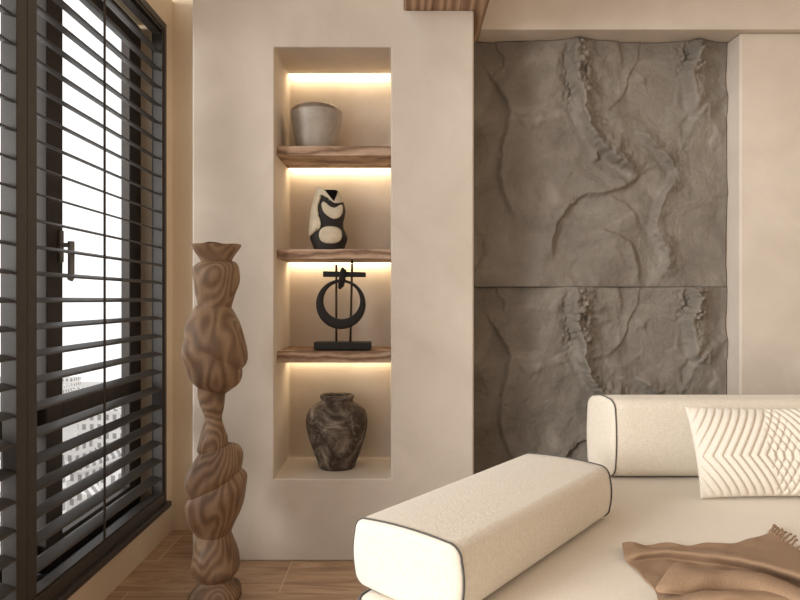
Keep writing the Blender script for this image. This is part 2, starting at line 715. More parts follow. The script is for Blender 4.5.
tm = bmesh.new()
for i in range(900):
    t = rng.random()
    y = rng.uniform(60, 120)
    x = -y * rng.uniform(.40, .64)
    r = rng.uniform(.35, 1.1)
    if any(abs(x - q[0]) < q[2] / 2 + q[3] / 2 + 3 and abs(y - q[1]) < q[2] / 2 + q[3] / 2 + 3 for q in spots):
        continue
    bmesh.ops.create_icosphere(tm, subdivisions=1, radius=r, matrix=Matrix.Translation((x, y, gz + r * .8)) @ Matrix.Diagonal((1, 1, rng.uniform(.8, 1.3), 1)))
me = bpy.data.meshes.new('city_trees')
tm.to_mesh(me)
tm.free()
me.materials.append(M['foliage'])
tag(link(bpy.data.objects.new('city_trees', me)), 'blurred mass of grey-green trees below the window', 'trees', kind='stuff')

# ------------------------------------------------------------------ stone panels
PXA, PXB = .3275, 1.6285
PZH = 1.2155


def stone_panel():
    nx, nz = 300, 280
    W = PXB - PXA
    u = np.linspace(0, W, nx)
    q = np.linspace(0, PZH, nz)
    U, Z = np.meshgrid(u, q, indexing='ij')     # U from the left, Z from the bottom
    def P(px, py):                              # photo position on the upper panel -> panel metres
        return ((px - 400) * 3.16 / F - PXA, EYE + (300 - py) * 3.16 / F - 1.2145)
    # gentle swelling of trowelled clay
    wx = U + .10 * (fbm(U * 3 + 5, Z * 3 + 2, 4) - .5)
    wz = Z + .10 * (fbm(U * 3 + 31, Z * 3 + 12, 4) - .5)
    # scooped flakes meeting in sharp edges
    rs_ = np.random.RandomState(21)
    sx, sz = U + .10 * (fbm(U * 4 + 3, Z * 4 + 66, 4) - .5), Z + .10 * (fbm(U * 4 + 71, Z * 4 + 15, 4) - .5)
    dm = np.full(U.shape, 9.0)
    for _ in range(26):
        cx, cz, q, tx, tz = rs_.uniform(0, W), rs_.uniform(0, PZH), rs_.uniform(0, .12), rs_.uniform(-.35, .35), rs_.uniform(-.3, .3)
        dm = np.minimum(dm, np.sqrt((sx - cx) ** 2 + (sz - cz) ** 2 * .6) + q + tx * (sx - cx) + tz * (sz - cz))
    H = .16 * (dm - .2) + .046 * (fbm(wx * 2.3 + 3, wz * 1.9 + 8, 4) - .5)
    # terraces: torn flakes following warped contours
    c = fbm(wx * 1.8 + 40, wz * 1.5 + 21, 4) * 7
    fr = c - np.floor(c)
    H += .012 * (sstep(0, .22, fr) - fr) * sstep(.42, .62, fbm(U * 2.1 + 11, Z * 2.1 + 77, 2))
    c2 = fbm(wx * 3.3 + 14, wz * 3.0 + 61, 4) * 6
    fr2 = c2 - np.floor(c2)
    H += .003 * (sstep(0, .3, fr2) - fr2)
    H += .011 * (fbm(U * 9, Z * 11, 5) - .5)
    H += .006 * (fbm(U * 34, Z * 34, 4) - .5) * sstep(.42, .66, fbm(U * 3.3 + 90, Z * 3.3 + 4, 3))
    # drawn ridges: raised lip on one side, drop on the other
    ridges = [
        ([(573, 40), (572, 70), (580, 95), (583, 118), (597, 143), (612, 157), (640, 176)], .050, .085, 1),
        ([(640, 176), (622, 186), (600, 192), (580, 196), (562, 215), (552, 240), (553, 262)], .017, .055, -1),
        ([(575, 105), (592, 140), (600, 160)], .018, .03, -1),
        ([(691, 40), (696, 58), (689, 72), (693, 100), (690, 115)], .036, .05, 1),
        ([(640, 132), (660, 150), (676, 172), (664, 195), (655, 225), (668, 262), (648, 287)], .022, .05, 1),
        ([(728, 90), (700, 112), (682, 150)], .012, .06, 1),
        ([(488, 70), (510, 110), (500, 170), (520, 230)], .014, .09, 1),
        ([(590, 120), (625, 118), (650, 96), (640, 70)], .009, .05, -1),
        ([(600, 230), (630, 245), (640, 287)], .010, .05, -1),
    ]
    jx = .012 * (fbm(U * 22 + 3, Z * 22, 3) - .5)
    jz = .012 * (fbm(U * 22 + 53, Z * 22 + 9, 3) - .5)
    UU, ZZ = U + jx * 1.6, Z + jz * 1.6
    for pts, amp, wid, side in ridges:
        pts = [P(*p) for p in pts]
        pts = [(p.x, p.y) for p in smooth_curve([(a, b, 0) for a, b in pts], 5)]
        best = np.full(U.shape, 9.0)
        sg = np.zeros(U.shape)
        tt = np.zeros(U.shape)
        n = len(pts) - 1
        for i in range(n):
            ax, az = pts[i]
            bx, bz = pts[i + 1]
            dx, dz = bx - ax, bz - az
            L2 = dx * dx + dz * dz + 1e-12
            t = np.clip(((UU - ax) * dx + (ZZ - az) * dz) / L2, 0, 1)
            ex, ez = UU - ax - t * dx, ZZ - az - t * dz
            d = np.sqrt(ex * ex + ez * ez)
            cr = np.sign(dx * ez - dz * ex)
            m = d < best
            best = np.where(m, d, best)
            sg = np.where(m, cr, sg)
            tt = np.where(m, (i + t) / n, tt)
        fade = np.clip(np.minimum(tt * 9 + .35, (1 - tt) * 7), 0, 1)
        slow = np.exp(-(best / wid) ** 1.3)
        fast = np.exp(-(best / .012) ** 1.6)
        prof = np.where(sg * side > 0, slow, fast)
        H += 1.7 * amp * prof * fade * (.35 + .6 * fbm(U * 9, Z * 9 + 4, 2) + .7 * fbm(U * 27 + 4, Z * 27 + 40, 3))
        # the hollow beside the lip
        H -= amp * .25 * np.where(sg * side > 0, 0, np.exp(-((best - .03) / .03) ** 2)) * fade
    # crumbly lumps near the top of two ridges
    for (cx, cy), rx, rz, a in (((577, 70), .06, .15, .062), ((694, 57), .055, .10, .055)):
        ux, uz = P(cx, cy)
        g = np.exp(-((U - ux) / rx) ** 2 - ((Z - uz) / rz) ** 2)
        nn = fbm(U * 30 + 2, Z * 30 + 6, 3)
        H += a * g * (np.abs(nn - .5) * 3.2 - .25)
    H -= .022 * sstep(W - .16, W, U)
    H = np.clip(H, -.020, .095)
    # irregular outline
    # the torn relief reaches the borders, so they look wavy
    H += .016 * (fbm(U * 4 + 3, Z * 3.2 + 2.2, 3) - .5) * np.maximum(sstep(PZH - .15, PZH, Z), sstep(W - .15, W, U))
    X = PXA + U
    ZZ2 = Z
    ex = np.minimum(np.minimum(Z, PZH - Z), W - U) / .006
    Y = 3.172 - H + .004 * (1 - np.clip(ex, 0, 1)) ** 2
    verts = np.stack([X, Y, ZZ2], -1).reshape(-1, 3)
    vs = [tuple(p) for p in verts.tolist()]
    idx = lambda i, j: i * nz + j
    fs = [(idx(i, j), idx(i + 1, j), idx(i + 1, j + 1), idx(i, j + 1)) for i in range(nx - 1) for j in range(nz - 1)]
    loop = [idx(i, 0) for i in range(nx)] + [idx(nx - 1, j) for j in range(1, nz)] + [idx(i, nz - 1) for i in range(nx - 2, -1, -1)] + [idx(0, j) for j in range(nz - 2, 0, -1)]
    b0 = len(vs)
    for k in loop:
        vs.append((vs[k][0], 3.199, vs[k][2]))
    n = len(loop)
    fs += [(loop[k], b0 + k, b0 + (k + 1) % n, loop[(k + 1) % n]) for k in range(n)]
    o = mesh_obj('stone_panel', vs, fs, M['stone'])
    for p in o.data.polygons[:(nx - 1) * (nz - 1)]:
        p.use_smooth = True
    return o


sp = stone_panel()
sp.location = (0, 0, 1.2145)
tag(sp, 'upper rough grey clay stone wall panel directly below the plaster soffit', 'wall panel', 'grey stone wall panels')
sp2 = sp.copy()
link(sp2)
sp2.location = (0, 0, -.0015)
tag(sp2, 'lower rough grey clay stone wall panel rising behind the sofa', 'wall panel', 'grey stone wall panels')

# ------------------------------------------------------------------ shelves and LED strips
SHF = 2.873


def shelf(z0, z1, label, seed):
    r = random.Random(seed)
    nxs, nys, nzs = 56, 10, 5
    x0, x1, y1 = nx0 + .002, nx1 - .002, YN - .001
    def pt(i, j, k):
        x = x0 + (x1 - x0) * i / nxs
        y = SHF + (y1 - SHF) * j / nys
        z = z0 + (z1 - z0) * k / nzs
        if j == 0 and k:    # rough live edge on the front
            y += .010 * float(fbm(np.array(x * 16 + seed), np.array(z * 30 + k * .8), 3)) + (.004 if k in (0, nzs) else 0)
            z += .004 * (float(fbm(np.array(x * 12 + seed * 3), np.array(k * 1.3), 2)) - .5)
        return (x, y, z)
    vs, ids, fs = [], {}, []
    def vid(i, j, k):
        if (i, j, k) not in ids:
            ids[(i, j, k)] = len(vs)
            vs.append(pt(i, j, k))
        return ids[(i, j, k)]
    for i in range(nxs):
        for j in range(nys):
            for k in (0, nzs):
                fs.append((vid(i, j, k), vid(i + 1, j, k), vid(i + 1, j + 1, k), vid(i, j + 1, k)))
        for k in range(nzs):
            for j in (0, nys):
                fs.append((vid(i, j, k), vid(i + 1, j, k), vid(i + 1, j, k + 1), vid(i, j, k + 1)))
    for j in range(nys):
        for k in range(nzs):
            for i in (0, nxs):
                fs.append((vid(i, j, k), vid(i, j + 1, k), vid(i, j + 1, k + 1), vid(i, j, k + 1)))
    o = mesh_obj('wooden_shelf', vs, fs, M['shelf'])
    tag(o, label, 'shelf', 'wooden shelves in the niche')
    return o


S1, S2, S3 = (1.799, 1.8436), (1.335, 1.379), (.868, .919)
shelf(*S1, 'topmost rough-edged wooden niche shelf carrying the grey stoneware pot', 1)
shelf(*S2, 'middle rough-edged wooden niche shelf carrying the black and cream sculpture', 2)
shelf(*S3, 'lowest rough-edged wooden niche shelf carrying the black ring sculpture', 3)


def led(z, label):
    root = empty('led_strip', ((nx0 + nx1) / 2, YN - .034, z), label, 'led light', 'warm led strips in the niche')
    hw = (nx1 - nx0) / 2 - .006
    MB().box((-hw, -.012, -.003), (hw, .032, -.0005)).build('housing', M['handle'], root)
    MB().box((-hw + .002, -.0110, -.0055), (hw - .002, .0315, -.0032)).build('diffuser', M['led'], root)


led(nz1, 'warm glowing strip along the top of the niche above the grey pot')
led(S1[0], 'warm glowing strip under the topmost shelf above the black and cream sculpture')
led(S2[0], 'warm glowing strip under the middle shelf above the black ring sculpture')
led(S3[0], 'warm glowing strip under the lowest shelf above the dark weathered jar')

# ------------------------------------------------------------------ shelf objects
# pot
pr = [(.001, .0), (.078, .0), (.086, .006), (.097, .05), (.108, .10), (.116, .15), (.121, .19), (.1215, .20), (.118, .212), (.108, .223),
      (.096, .229), (.088, .230), (.084, .226), (.082, .215), (.086, .19), (.09, .12), (.08, .05), (.001, .03)]
pot = MB().lathe(pr, 64).build('stoneware_pot', M['pot'], smooth=True)
pot.scale = (1, 1, .93)
pot.location = (-.394, 3.02, S1[1])
tag(pot, 'squat grey stoneware pot with a brown rim on the topmost shelf', 'pot')

# black and cream abstract sculpture -------------------------------------
PK = .00469                      # metres per photo pixel at its distance
def cp(cx, cy):                  # close-up coordinates -> local metres (x, z)
    px, py = 260 + cx / 5.333, 160 + cy / 5.333
    return ((px - 329) * PK, (300 - py) * PK + EYE - S2[1])


sil = [  # z, left x, right x of the silhouette (close-up units y, xl, xr)
    (497, 292, 446), (470, 287, 450), (450, 279, 458), (425, 269, 467), (408, 268, 466), (385, 269, 455), (360, 270, 444), (330, 273, 444), (300, 277, 452),
    (270, 281, 456), (240, 287, 450), (215, 293, 441), (195, 299, 434), (180, 304, 428), (170, 308, 420)]
rows = []
for cy, a, b in sil:
    xa, z = cp(a, cy)
    xb, _ = cp(b, cy)
    rows.append((z, (xa + xb) / 2, (xb - xa) / 2))
z_off = rows[0][0]
rows = [(z - z_off if i == 0 else z, c, h_) for i, (z, c, h_) in enumerate(rows)]
RZ = np.array([r[0] for r in rows])
RC = np.array([r[1] for r in rows])
RH = np.array([r[2] for r in rows])
EXP = 2.6


def body_front(x, z, off=0.0):
    c = np.interp(z, RZ, RC)
    h_ = np.interp(z, RZ, RH)
    t = min(1, abs((x - c) / h_))
    return -(.78 * .082 * (.75 + .25 * h_ / .09)) * max(0.0, 1 - t ** EXP) ** (1 / EXP) - off


sc = empty('abstract_vase', (-.333, 3.0, S2[1] + .0005), 'black and cream abstract vase with oval patches on the middle shelf', 'vase')
nn = 56
vs, fs = [], []
zz = np.linspace(0, RZ[-1], 40)
for z in zz:
    c = float(np.interp(z, RZ, RC))
    h_ = float(np.interp(z, RZ, RH))
    d = .78 * .082 * (.75 + .25 * h_ / .09)
    for k in range(nn):
        a = 2 * PI * k / nn
        ca, sa = math.cos(a), math.sin(a)
        vs.append((c + h_ * math.copysign(abs(ca) ** (2 / EXP), ca), d * math.copysign(abs(sa) ** (2 / EXP), sa), z))
for i in range(len(zz) - 1):
    for k in range(nn):
        fs.append((i * nn + k, i * nn + (k + 1) % nn, (i + 1) * nn + (k + 1) % nn, (i + 1) * nn + k))
fs.append(tuple(range(nn)))
fs.append(tuple((len(zz) - 1) * nn + k for k in range(nn)))
mesh_obj('body', vs, fs, M['black_ceramic'], sc, True)


def patch(name, poly, mat, off, thick, nsub=6, smooth_n=5, dish=0.0):
    """2-D outline laid on the curved front of the body as a raised ceramic plate"""
    pts = [(p.x, p.y) for p in smooth_curve([(cp(*q)[0], cp(*q)[1], 0) for q in poly], smooth_n, True)]
    bm = bmesh.new()
    vv = [bm.verts.new((p[0], 0, p[1])) for p in pts]
    bm.faces.new(vv)
    bmesh.ops.triangulate(bm, faces=bm.faces[:])
    for _ in range(3):
        long = [e for e in bm.edges if e.calc_length() > .010]
        if not long:
            break
        bmesh.ops.subdivide_edges(bm, edges=long, cuts=1, use_grid_fill=False)
        bmesh.ops.triangulate(bm, faces=bm.faces[:])
    cx = sum(p[0] for p in pts) / len(pts)
    cz = sum(p[1] for p in pts) / len(pts)
    rx = max(abs(p[0] - cx) for p in pts)
    rz = max(abs(p[1] - cz) for p in pts)
    for v_ in bm.verts:
        q = ((v_.co.x - cx) / rx) ** 2 + ((v_.co.z - cz) / rz) ** 2
        v_.co.y = body_front(v_.co.x, v_.co.z, off + dish * max(0, 1 - q))
    me = bpy.data.meshes.new(name)
    bm.to_mesh(me)
    bm.free()
    me.materials.append(mat)
    for p in me.polygons:
        p.use_smooth = True
    o = link(bpy.data.objects.new(name, me), sc)
    s_ = o.modifiers.new('solid', 'SOLIDIFY')
    s_.thickness = thick
    s_.offset = 0
    return o


shell = [(268, 410), (270, 370), (274, 320), (281, 260), (290, 210), (302, 175), (312, 158), (326, 156), (345, 166), (362, 184),
         (384, 212), (402, 232), (412, 205), (418, 178), (425, 174), (432, 188), (438, 214), (442, 232), (424, 240), (402, 240), (384, 226), (362, 210), (340, 200), (320, 206),
         (307, 232), (305, 264), (313, 292), (326, 320), (333, 350), (326, 374), (300, 392)]
patch('cream_shell', shell, M['cream_ceramic'], .006, .012)['label'] = 'cream glazed shell over the left side'
heart = [(338, 246), (348, 234), (362, 242), (384, 260), (408, 264), (434, 248), (443, 258), (441, 290), (427, 314), (404, 323), (377, 313), (350, 290), (340, 266)]
patch('cream_heart', heart, M['cream_ceramic'], .002, .008, dish=-.006)['label'] = 'cream heart-shaped hollow'
oval = [(383 + 57 * math.copysign(abs(math.cos(a)) ** .8, math.cos(a)), 408 + 44 * math.copysign(abs(math.sin(a)) ** .8, math.sin(a))) for a in [2 * PI * k / 16 for k in range(16)]]
patch('cream_oval', oval, M['cream_ceramic'], .003, .008, dish=.006)['label'] = 'cream oval near the foot'
patch('mouth', [(362, 178), (390, 174), (416, 176), (412, 200), (403, 224), (385, 205)], M['painted_hole'], .010, .006, smooth_n=2)['label'] = 'black triangular plate painted as a shaded opening'  # solid plate; the dark inside of the opening is only its colour

# ring sculpture -----------------------------------------------------------
RK = .00461


def rp(cx, cy):
    px, py = 260 + cx / 4.613, 250 + cy / 4.613
    return ((px - 343) * RK, (300 - py) * RK + EYE - S3[1])


rs = empty('ring_sculpture', (-.262, 2.955, S3[1] + .0045), 'black metal ring on two rods with a crossbar on the lowest shelf', 'sculpture')
z_b = .034
bx0, bx1 = rp(252, 0)[0], rp(512, 0)[0]
MB().box((bx0, -.045, 0), (bx1, .045, z_b)).build('base', M['iron'], rs, bevel=.003)
for (ax, ay), (cx, cy) in (((351, 72), (351, 435)), ((424, 48), (416, 435))):
    xa, za = rp(ax, ay)
    xb, _ = rp(cx, cy)
    MB().tube([(xb, 0, z_b - .004), (xa, 0, za)], .0052, 10).build('rod', M['rod'], rs, smooth=True)
oc, orr = rp(374, 255), 114 / 4.613 * RK
ic, irr = rp(378, 238), 84 / 4.613 * RK
nr = 72
vs, fs = [], []
for k in range(nr):
    a = 2 * PI * k / nr
    po = Vector((oc[0] + orr * math.cos(a), 0, oc[1] + orr * math.sin(a)))
    pi_ = Vector((ic[0] + irr * math.cos(a), 0, ic[1] + irr * math.sin(a)))
    mid = (po + pi_) / 2
    rad = (po - pi_) / 2
    for q in range(16):
        b = 2 * PI * q / 16
        cb, sb = math.cos(b), math.sin(b)
        e = .6
        vs.append(tuple(mid + rad * math.copysign(abs(cb) ** e, cb) + Vector((0, .017, 0)) * math.copysign(abs(sb) ** e, sb) - Vector((0, .021, 0))))
for k in range(nr):
    for q in range(16):
        fs.append((k * 16 + q, k * 16 + (q + 1) % 16, ((k + 1) % nr) * 16 + (q + 1) % 16, ((k + 1) % nr) * 16 + q))
mesh_obj('ring', vs, fs, M['iron'], rs, True)
xa, za = rp(290, 115)
xb, zb = rp(487, 119)
MB().add([(xa, -.012, za - .0135), (xb, -.012, zb - .011), (xb, .012, zb - .011), (xa, .012, za - .0135),
          (xa, -.012, za + .0125), (xb, -.012, zb + .0115), (xb, .012, zb + .0115), (xa, .012, za + .0125)],
         [(0, 3, 2, 1), (4, 5, 6, 7), (0, 1, 5, 4), (1, 2, 6, 5), (2, 3, 7, 6), (3, 0, 4, 7)]).build('crossbar', M['iron'], rs, bevel=.003)
kx, kz = rp(376, 136)
lp = []
for k in range(28):
    a = 2 * PI * k / 28
    lp.append((kx + .006 * math.sin(a), -.02 + .036 * math.cos(a), kz + .042 * math.sin(a)))
MB().tube(lp, .0085, 10, True).build('binding_loop', M['iron'], rs, smooth=True)
lp = [(kx + .011 + .006 * math.sin(2 * PI * k / 28), -.02 + .034 * math.cos(2 * PI * k / 28), kz + .036 * math.sin(2 * PI * k / 28)) for k in range(28)]
MB().tube(lp, .006, 10, True).build('binding_loop', M['iron'], rs, smooth=True)

# jar ---------------------------------------------------------------------
JK = .00472
jp = [(0, .001), (0, 17.2), (1.2, 18.2), (6, 19.3), (14, 22), (24, 25.2), (34, 28), (42, 29.7), (49, 30.3), (56, 29.6), (61, 27.5), (65, 24), (67.5, 20.2), (69, 17.0),
      (70.5, 15.6), (72, 15.6), (73, 16.6), (74.5, 17.2), (76, 17.0), (77, 16.0), (77, 14.2), (75.5, 13.0), (72, 12.6), (68, 14), (60, 22), (48, 27), (30, 24), (10, 16), (4, .001)]
pts = [(Vector((r * JK, z * JK * .94, 0))) for z, r in jp]
jar = MB().lathe([(p.x, p.y) for p in pts], 64).build('clay_jar', M['jar'], smooth=True)
# hand-made unevenness
for v_ in jar.data.vertices:
    a = math.atan2(v_.co.y, v_.co.x)
    k = 1 + .012 * math.sin(2 * a + v_.co.z * 9) + .008 * math.sin(5 * a + v_.co.z * 21)
    v_.co.x *= k
    v_.co.y *= k
jar.location = (-.297, 3.02, nz0 + .001)
tag(jar, 'dark weathered brown clay jar with a wide mouth on the niche floor', 'jar')

# ------------------------------------------------------------------ totem
TY = 2.47
TK = TY / F
tx = (215 - 400) * TK
tot = empty('carved_totem', (tx, TY, 0), 'tall carved wooden totem of stacked bulging lobes on the floor by the window', 'sculpture')


def tp(px, py):
    return ((px - 215) * TK, EYE - (py - 300) * TK)


def lobe(name, rows_, tilt_top=0., tilt_bot=0., depth=.95, ex=2.3, twist=0.0, dy=0.0):
    """rows_: (y px, left px, right px) from top to bottom; tilt: slope of the rings"""
    P = [Vector((a, b, c)) for a, b, c in rows_]
    C = smooth_curve(P, 6)
    n = 48
    vs, fs = [], []
    m = len(C)
    for i, p in enumerate(C):
        xa, z = tp(p.y, p.x)
        xb, _ = tp(p.z, p.x)
        c, h_ = (xa + xb) / 2, max(.002, (xb - xa) / 2)
        t = i / (m - 1)
        sl = tilt_top * (1 - t) + tilt_bot * t
        for k in range(n):
            a = 2 * PI * k / n + twist * t
            ca, sa = math.cos(a), math.sin(a)
            ux = h_ * math.copysign(abs(ca) ** (2 / ex), ca)
            uy = h_ * depth * math.copysign(abs(sa) ** (2 / ex), sa)
            w_ = 1 + .022 * math.sin(3 * a + i * .25 + p.x * .05)
            vs.append((c + ux * w_, uy * w_ + dy, z + sl * ux))
    for i in range(m - 1):
        for k in range(n):
            fs.append((i * n + k, i * n + (k + 1) % n, (i + 1) * n + (k + 1) % n, (i + 1) * n + k))
    fs.append(tuple(range(n)))
    fs.append(tuple((m - 1) * n + k for k in range(n)))
    o = mesh_obj(name, vs, fs, M['totem'], tot, True)
    e = o.modifiers.new('edge', 'EDGE_SPLIT')
    e.split_angle = math.radians(50)
    return o


cup = lobe('flared_top', [(244.5, 192, 239.5), (248, 194, 238), (254, 198, 234.5), (260, 201.5, 231), (264, 203, 229.5), (268, 204, 228)], 0, 0, .9, 3.0)
for v_ in cup.data.vertices:
    if v_.co.z > tp(0, 247)[1]:
        v_.co.z += .004 * math.sin(v_.co.x * 60 + 1)
lobe('carved_segment', [(261, 203, 229), (263, 198.5, 235), (268, 194.5, 238.5), (275, 194, 239), (284, 195, 238), (294, 197, 235), (303, 198.5, 232), (309, 199, 230), (314, 201, 228)], .05, 0)
lobe('carved_segment', [(303, 203, 226), (307, 197, 231), (314, 193, 235), (324, 188.5, 240), (336, 186.5, 244.5), (347, 187, 246), (357, 191, 245), (364, 197, 240), (369, 205, 232)], 0, -.32, .95, 2.4)
lobe('carved_segment', [(336, 197, 232), (343, 187, 238), (352, 184, 241), (362, 184.5, 241.5), (372, 187, 241), (382, 192.5, 237.5), (389, 201, 231), (394, 206, 225)], -.32, 0, .98, 2.3)
lobe('carved_segment', [(385, 198, 226), (394, 198.5, 225), (402, 200, 224.5), (410, 202.5, 223), (417, 205, 221.5), (423, 204, 222.5), (431, 201.5, 224.5), (440, 199, 227), (447, 198, 227.5), (451, 199.5, 226), (456, 203, 222)], 0, .15, .95, 2.3)
lobe('carved_segment', [(447, 203, 232), (452, 197, 238), (460, 191, 241), (469, 187.5, 242), (478, 187, 241), (486, 188.5, 238), (493, 193, 232), (499, 200, 224)], .25, .38, .98, 2.4)
lobe('carved_segment', [(474, 204, 238), (481, 197, 244), (488, 191, 246), (497, 187.5, 245.5), (507, 188, 243), (518, 191, 239), (528, 196, 234), (536, 199.5, 230), (541, 203, 226)], .38, .12, .95, 2.4)
lobe('carved_segment', [(529, 203, 228), (534, 199, 231), (543, 196.5, 234), (554, 193.5, 237), (564, 192.5, 239), (571, 194, 237.5), (577, 199, 232), (582, 205, 225)], 0, 0, .98, 2.5)
lobe('base_block', [(575, 204, 229), (581, 200, 233), (586, 195, 238), (592, 191, 240), (597, 190.5, 240), (598, 191, 239.5)], 0, 0, .9, 3.2)

# ------------------------------------------------------------------ sofa
ZS = .437
sofa = empty('daybed_sofa', (1.3, 1.9, 0), 'wide cream upholstered daybed sofa seat with dark piping in front of the stone panels', 'sofa')
so = (1.3, 1.9, 0)
poly = [(-.118, 1.56), (.24, 1.03), (.75, .82), (2.62, .82), (2.62, 2.74), (.86, 2.74)]


def round_poly(poly, rads, n=10):
    out = []
    m = len(poly)
    for i in range(m):
        a, b, c = Vector((*poly[i - 1], 0)), Vector((*poly[i], 0)), Vector((*poly[(i + 1) % m], 0))
        r = rads[i]
        da, dc = (a - b).normalized(), (c - b).normalized()
        p, q = b + da * r, b + dc * r
        for k in range(n + 1):
            t = k / n
            out.append(p * (1 - t) ** 2 + b * 2 * t * (1 - t) + q * t * t)
    return out


def inset(pts, d):
    m = len(pts)
    out = []
    for i in range(m):
        t = (pts[(i + 1) % m] - pts[i - 1]).normalized()
        out.append(pts[i] + Vector((-t.y, t.x, 0)) * d)
    return out


def slab(name, pts, levels, mat, cap_top=True):
    m = len(pts)
    vs, fs = [], []
    for d, z in levels:
        for p in inset(pts, d):
            vs.append((p.x - so[0], p.y - so[1], z))
    for i in range(len(levels) - 1):
        for k in range(m):
            fs.append((i * m + k, i * m + (k + 1) % m, (i + 1) * m + (k + 1) % m, (i + 1) * m + k))
    fs.append(tuple(range(m)))
    fs.append(tuple((len(levels) - 1) * m + k for k in range(m)))
    o = mesh_obj(name, vs, fs, mat, sofa, True)
    e = o.modifiers.new('edge', 'EDGE_SPLIT')
    e.split_angle = math.radians(40)
    return o


outline = round_poly(poly, [.05, .12, .15, .1, .1, .08])
slab('base', outline, [(.05, 0), (.05, .20)], M['pipe'])
slab('seat_cushion', outline, [(.03, .2), (.008, .208), (0, .23), (-.004, .32), (0, .40), (.008, .422), (.022, .433), (.045, ZS)], M['seat'])
for z in (.212, .421):
    MB().tube([p - Vector((so[0], so[1], -z)) for p in inset(outline, .004)], .0045, 8, True).build('piping', M['pipe'], sofa, smooth=True)


def rrect(w_, h_, r, n=8, bulge=0.0):
    """rounded rectangle outline centred on 0, list of (a, b)"""
    out = []
    for cx, cy, a0 in ((w_ / 2 - r, h_ / 2 - r, 0), (-w_ / 2 + r, h_ / 2 - r, PI / 2), (-w_ / 2 + r, -h_ / 2 + r, PI), (w_ / 2 - r, -h_ / 2 + r, 1.5 * PI)):
        for k in range(n + 1):
            a = a0 + PI / 2 * k / n
            out.append((cx + r * math.cos(a), cy + r * math.sin(a)))
    # subdivide the straight runs and let them swell slightly
    res = []
    m = len(out)
    for i in range(m):
        p, q = out[i], out[(i + 1) % m]
        res.append(p)
        L = math.hypot(q[0] - p[0], q[1] - p[1])
        if L > .03:
            for k in range(1, 8):
                t = k / 8
                x, y = p[0] + (q[0] - p[0]) * t, p[1] + (q[1] - p[1]) * t
                bl = bulge * 4 * t * (1 - t)
                if abs(q[0] - p[0]) > abs(q[1] - p[1]):
                    y += math.copysign(bl, y)
                else:
                    x += math.copysign(bl, x)
                res.append((x, y))
    return res


def bolster(label, loc, rz, L, W_, H_, r, skew=0.0, flare=0.0, bulge=.006):
    """long cushion lying along local x, resting on z=0"""
    root = empty('bolster_cushion', loc, label, 'cushion', None, rz)
    sec = rrect(W_, H_, r, 8, bulge)
    m = len(sec)
    stations = [(-L / 2 - .012, .05), (-L / 2 - .012, .3), (-L / 2 - .0115, .6), (-L / 2 - .0105, .80), (-L / 2 - .009, .90), (-L / 2 - .005, .965), (-L / 2, .99)]
    ns = 26
    stations += [(-L / 2 + L * k / ns, 1.0) for k in range(1, ns)]
    stations += [(L / 2, .99), (L / 2 + .005, .965), (L / 2 + .009, .90), (L / 2 + .0105, .80), (L / 2 + .0115, .6), (L / 2 + .012, .3), (L / 2 + .012, .05)]
    zb = min(b for a, b in sec)
    vs, fs = [], []
    for x, k in stations:
        for a, b in sec:
            sk = skew * a * k * sstep(L / 2 - .4, L / 2, -x)
            vs.append((x + float(sk), a * k, b * k - zb + .001))
    n = len(stations)
    for i in range(n - 1):
        for k in range(m):
            fs.append((i * m + k, i * m + (k + 1) % m, (i + 1) * m + (k + 1) % m, (i + 1) * m + k))
    fs.append(tuple(range(m)))
    fs.append(tuple((n - 1) * m + k for k in range(m)))
    # flat underside
    vs = [(x, y, max(z, .001)) for x, y, z in vs]
    mesh_obj('body', vs, fs, M['boucle'], root, True)
    for s_ in (-1, 1):
        ring = []
        for a, b in sec:
            sk = skew * a if s_ < 0 else 0
            ring.append((s_ * (L / 2 - .001) + sk, a * 1.0, max(b * 1.0 - zb + .001, .005)))
        MB().tube(ring, .0027, 8, True).build('piping', M['pipe'], root, smooth=True)['label'] = 'charcoal piping round the end face'
    return root


ang = math.atan2(.776, .63)
bolster('cream boucle bolster cushion lying flat at an angle with charcoal piped end', (.284, 1.838, ZS), ang, .865, .318, .166, .034)
# upright back bolster
LB = 1.72
bolster('cream upright back bolster cushion behind the quilted pillow', (.822 + LB / 2, 2.612, ZS), 0, LB, .170, .312, .045, skew=-.33)

# ------------------------------------------------------------------ quilted pillow
pw, ph = .60, .330
nxp, nzp = 230, 120
vs, fs = [], []
a_ = np.linspace(-1, 1, nxp)
b_ = np.linspace(-1, 1, nzp)
A, B = np.meshgrid(a_, b_, indexing='ij')
env = (np.clip(1 - np.abs(A) ** 3.2, 0, 1) ** .55) * (np.clip(1 - np.abs(B) ** 2.6, 0, 1) ** .6)
# sides draw in a little between the pointed corners
XX = A * pw / 2 * (1 - .035 * (1 - B ** 2))
ZZp = B * ph / 2 * (1 - .05 * (1 - A ** 2))
sp_ = .030


def groove(t):
    f_ = np.abs((t / sp_) % 1 - .5) * 2
    return 1 - np.exp(-((1 - f_) / .42) ** 2)


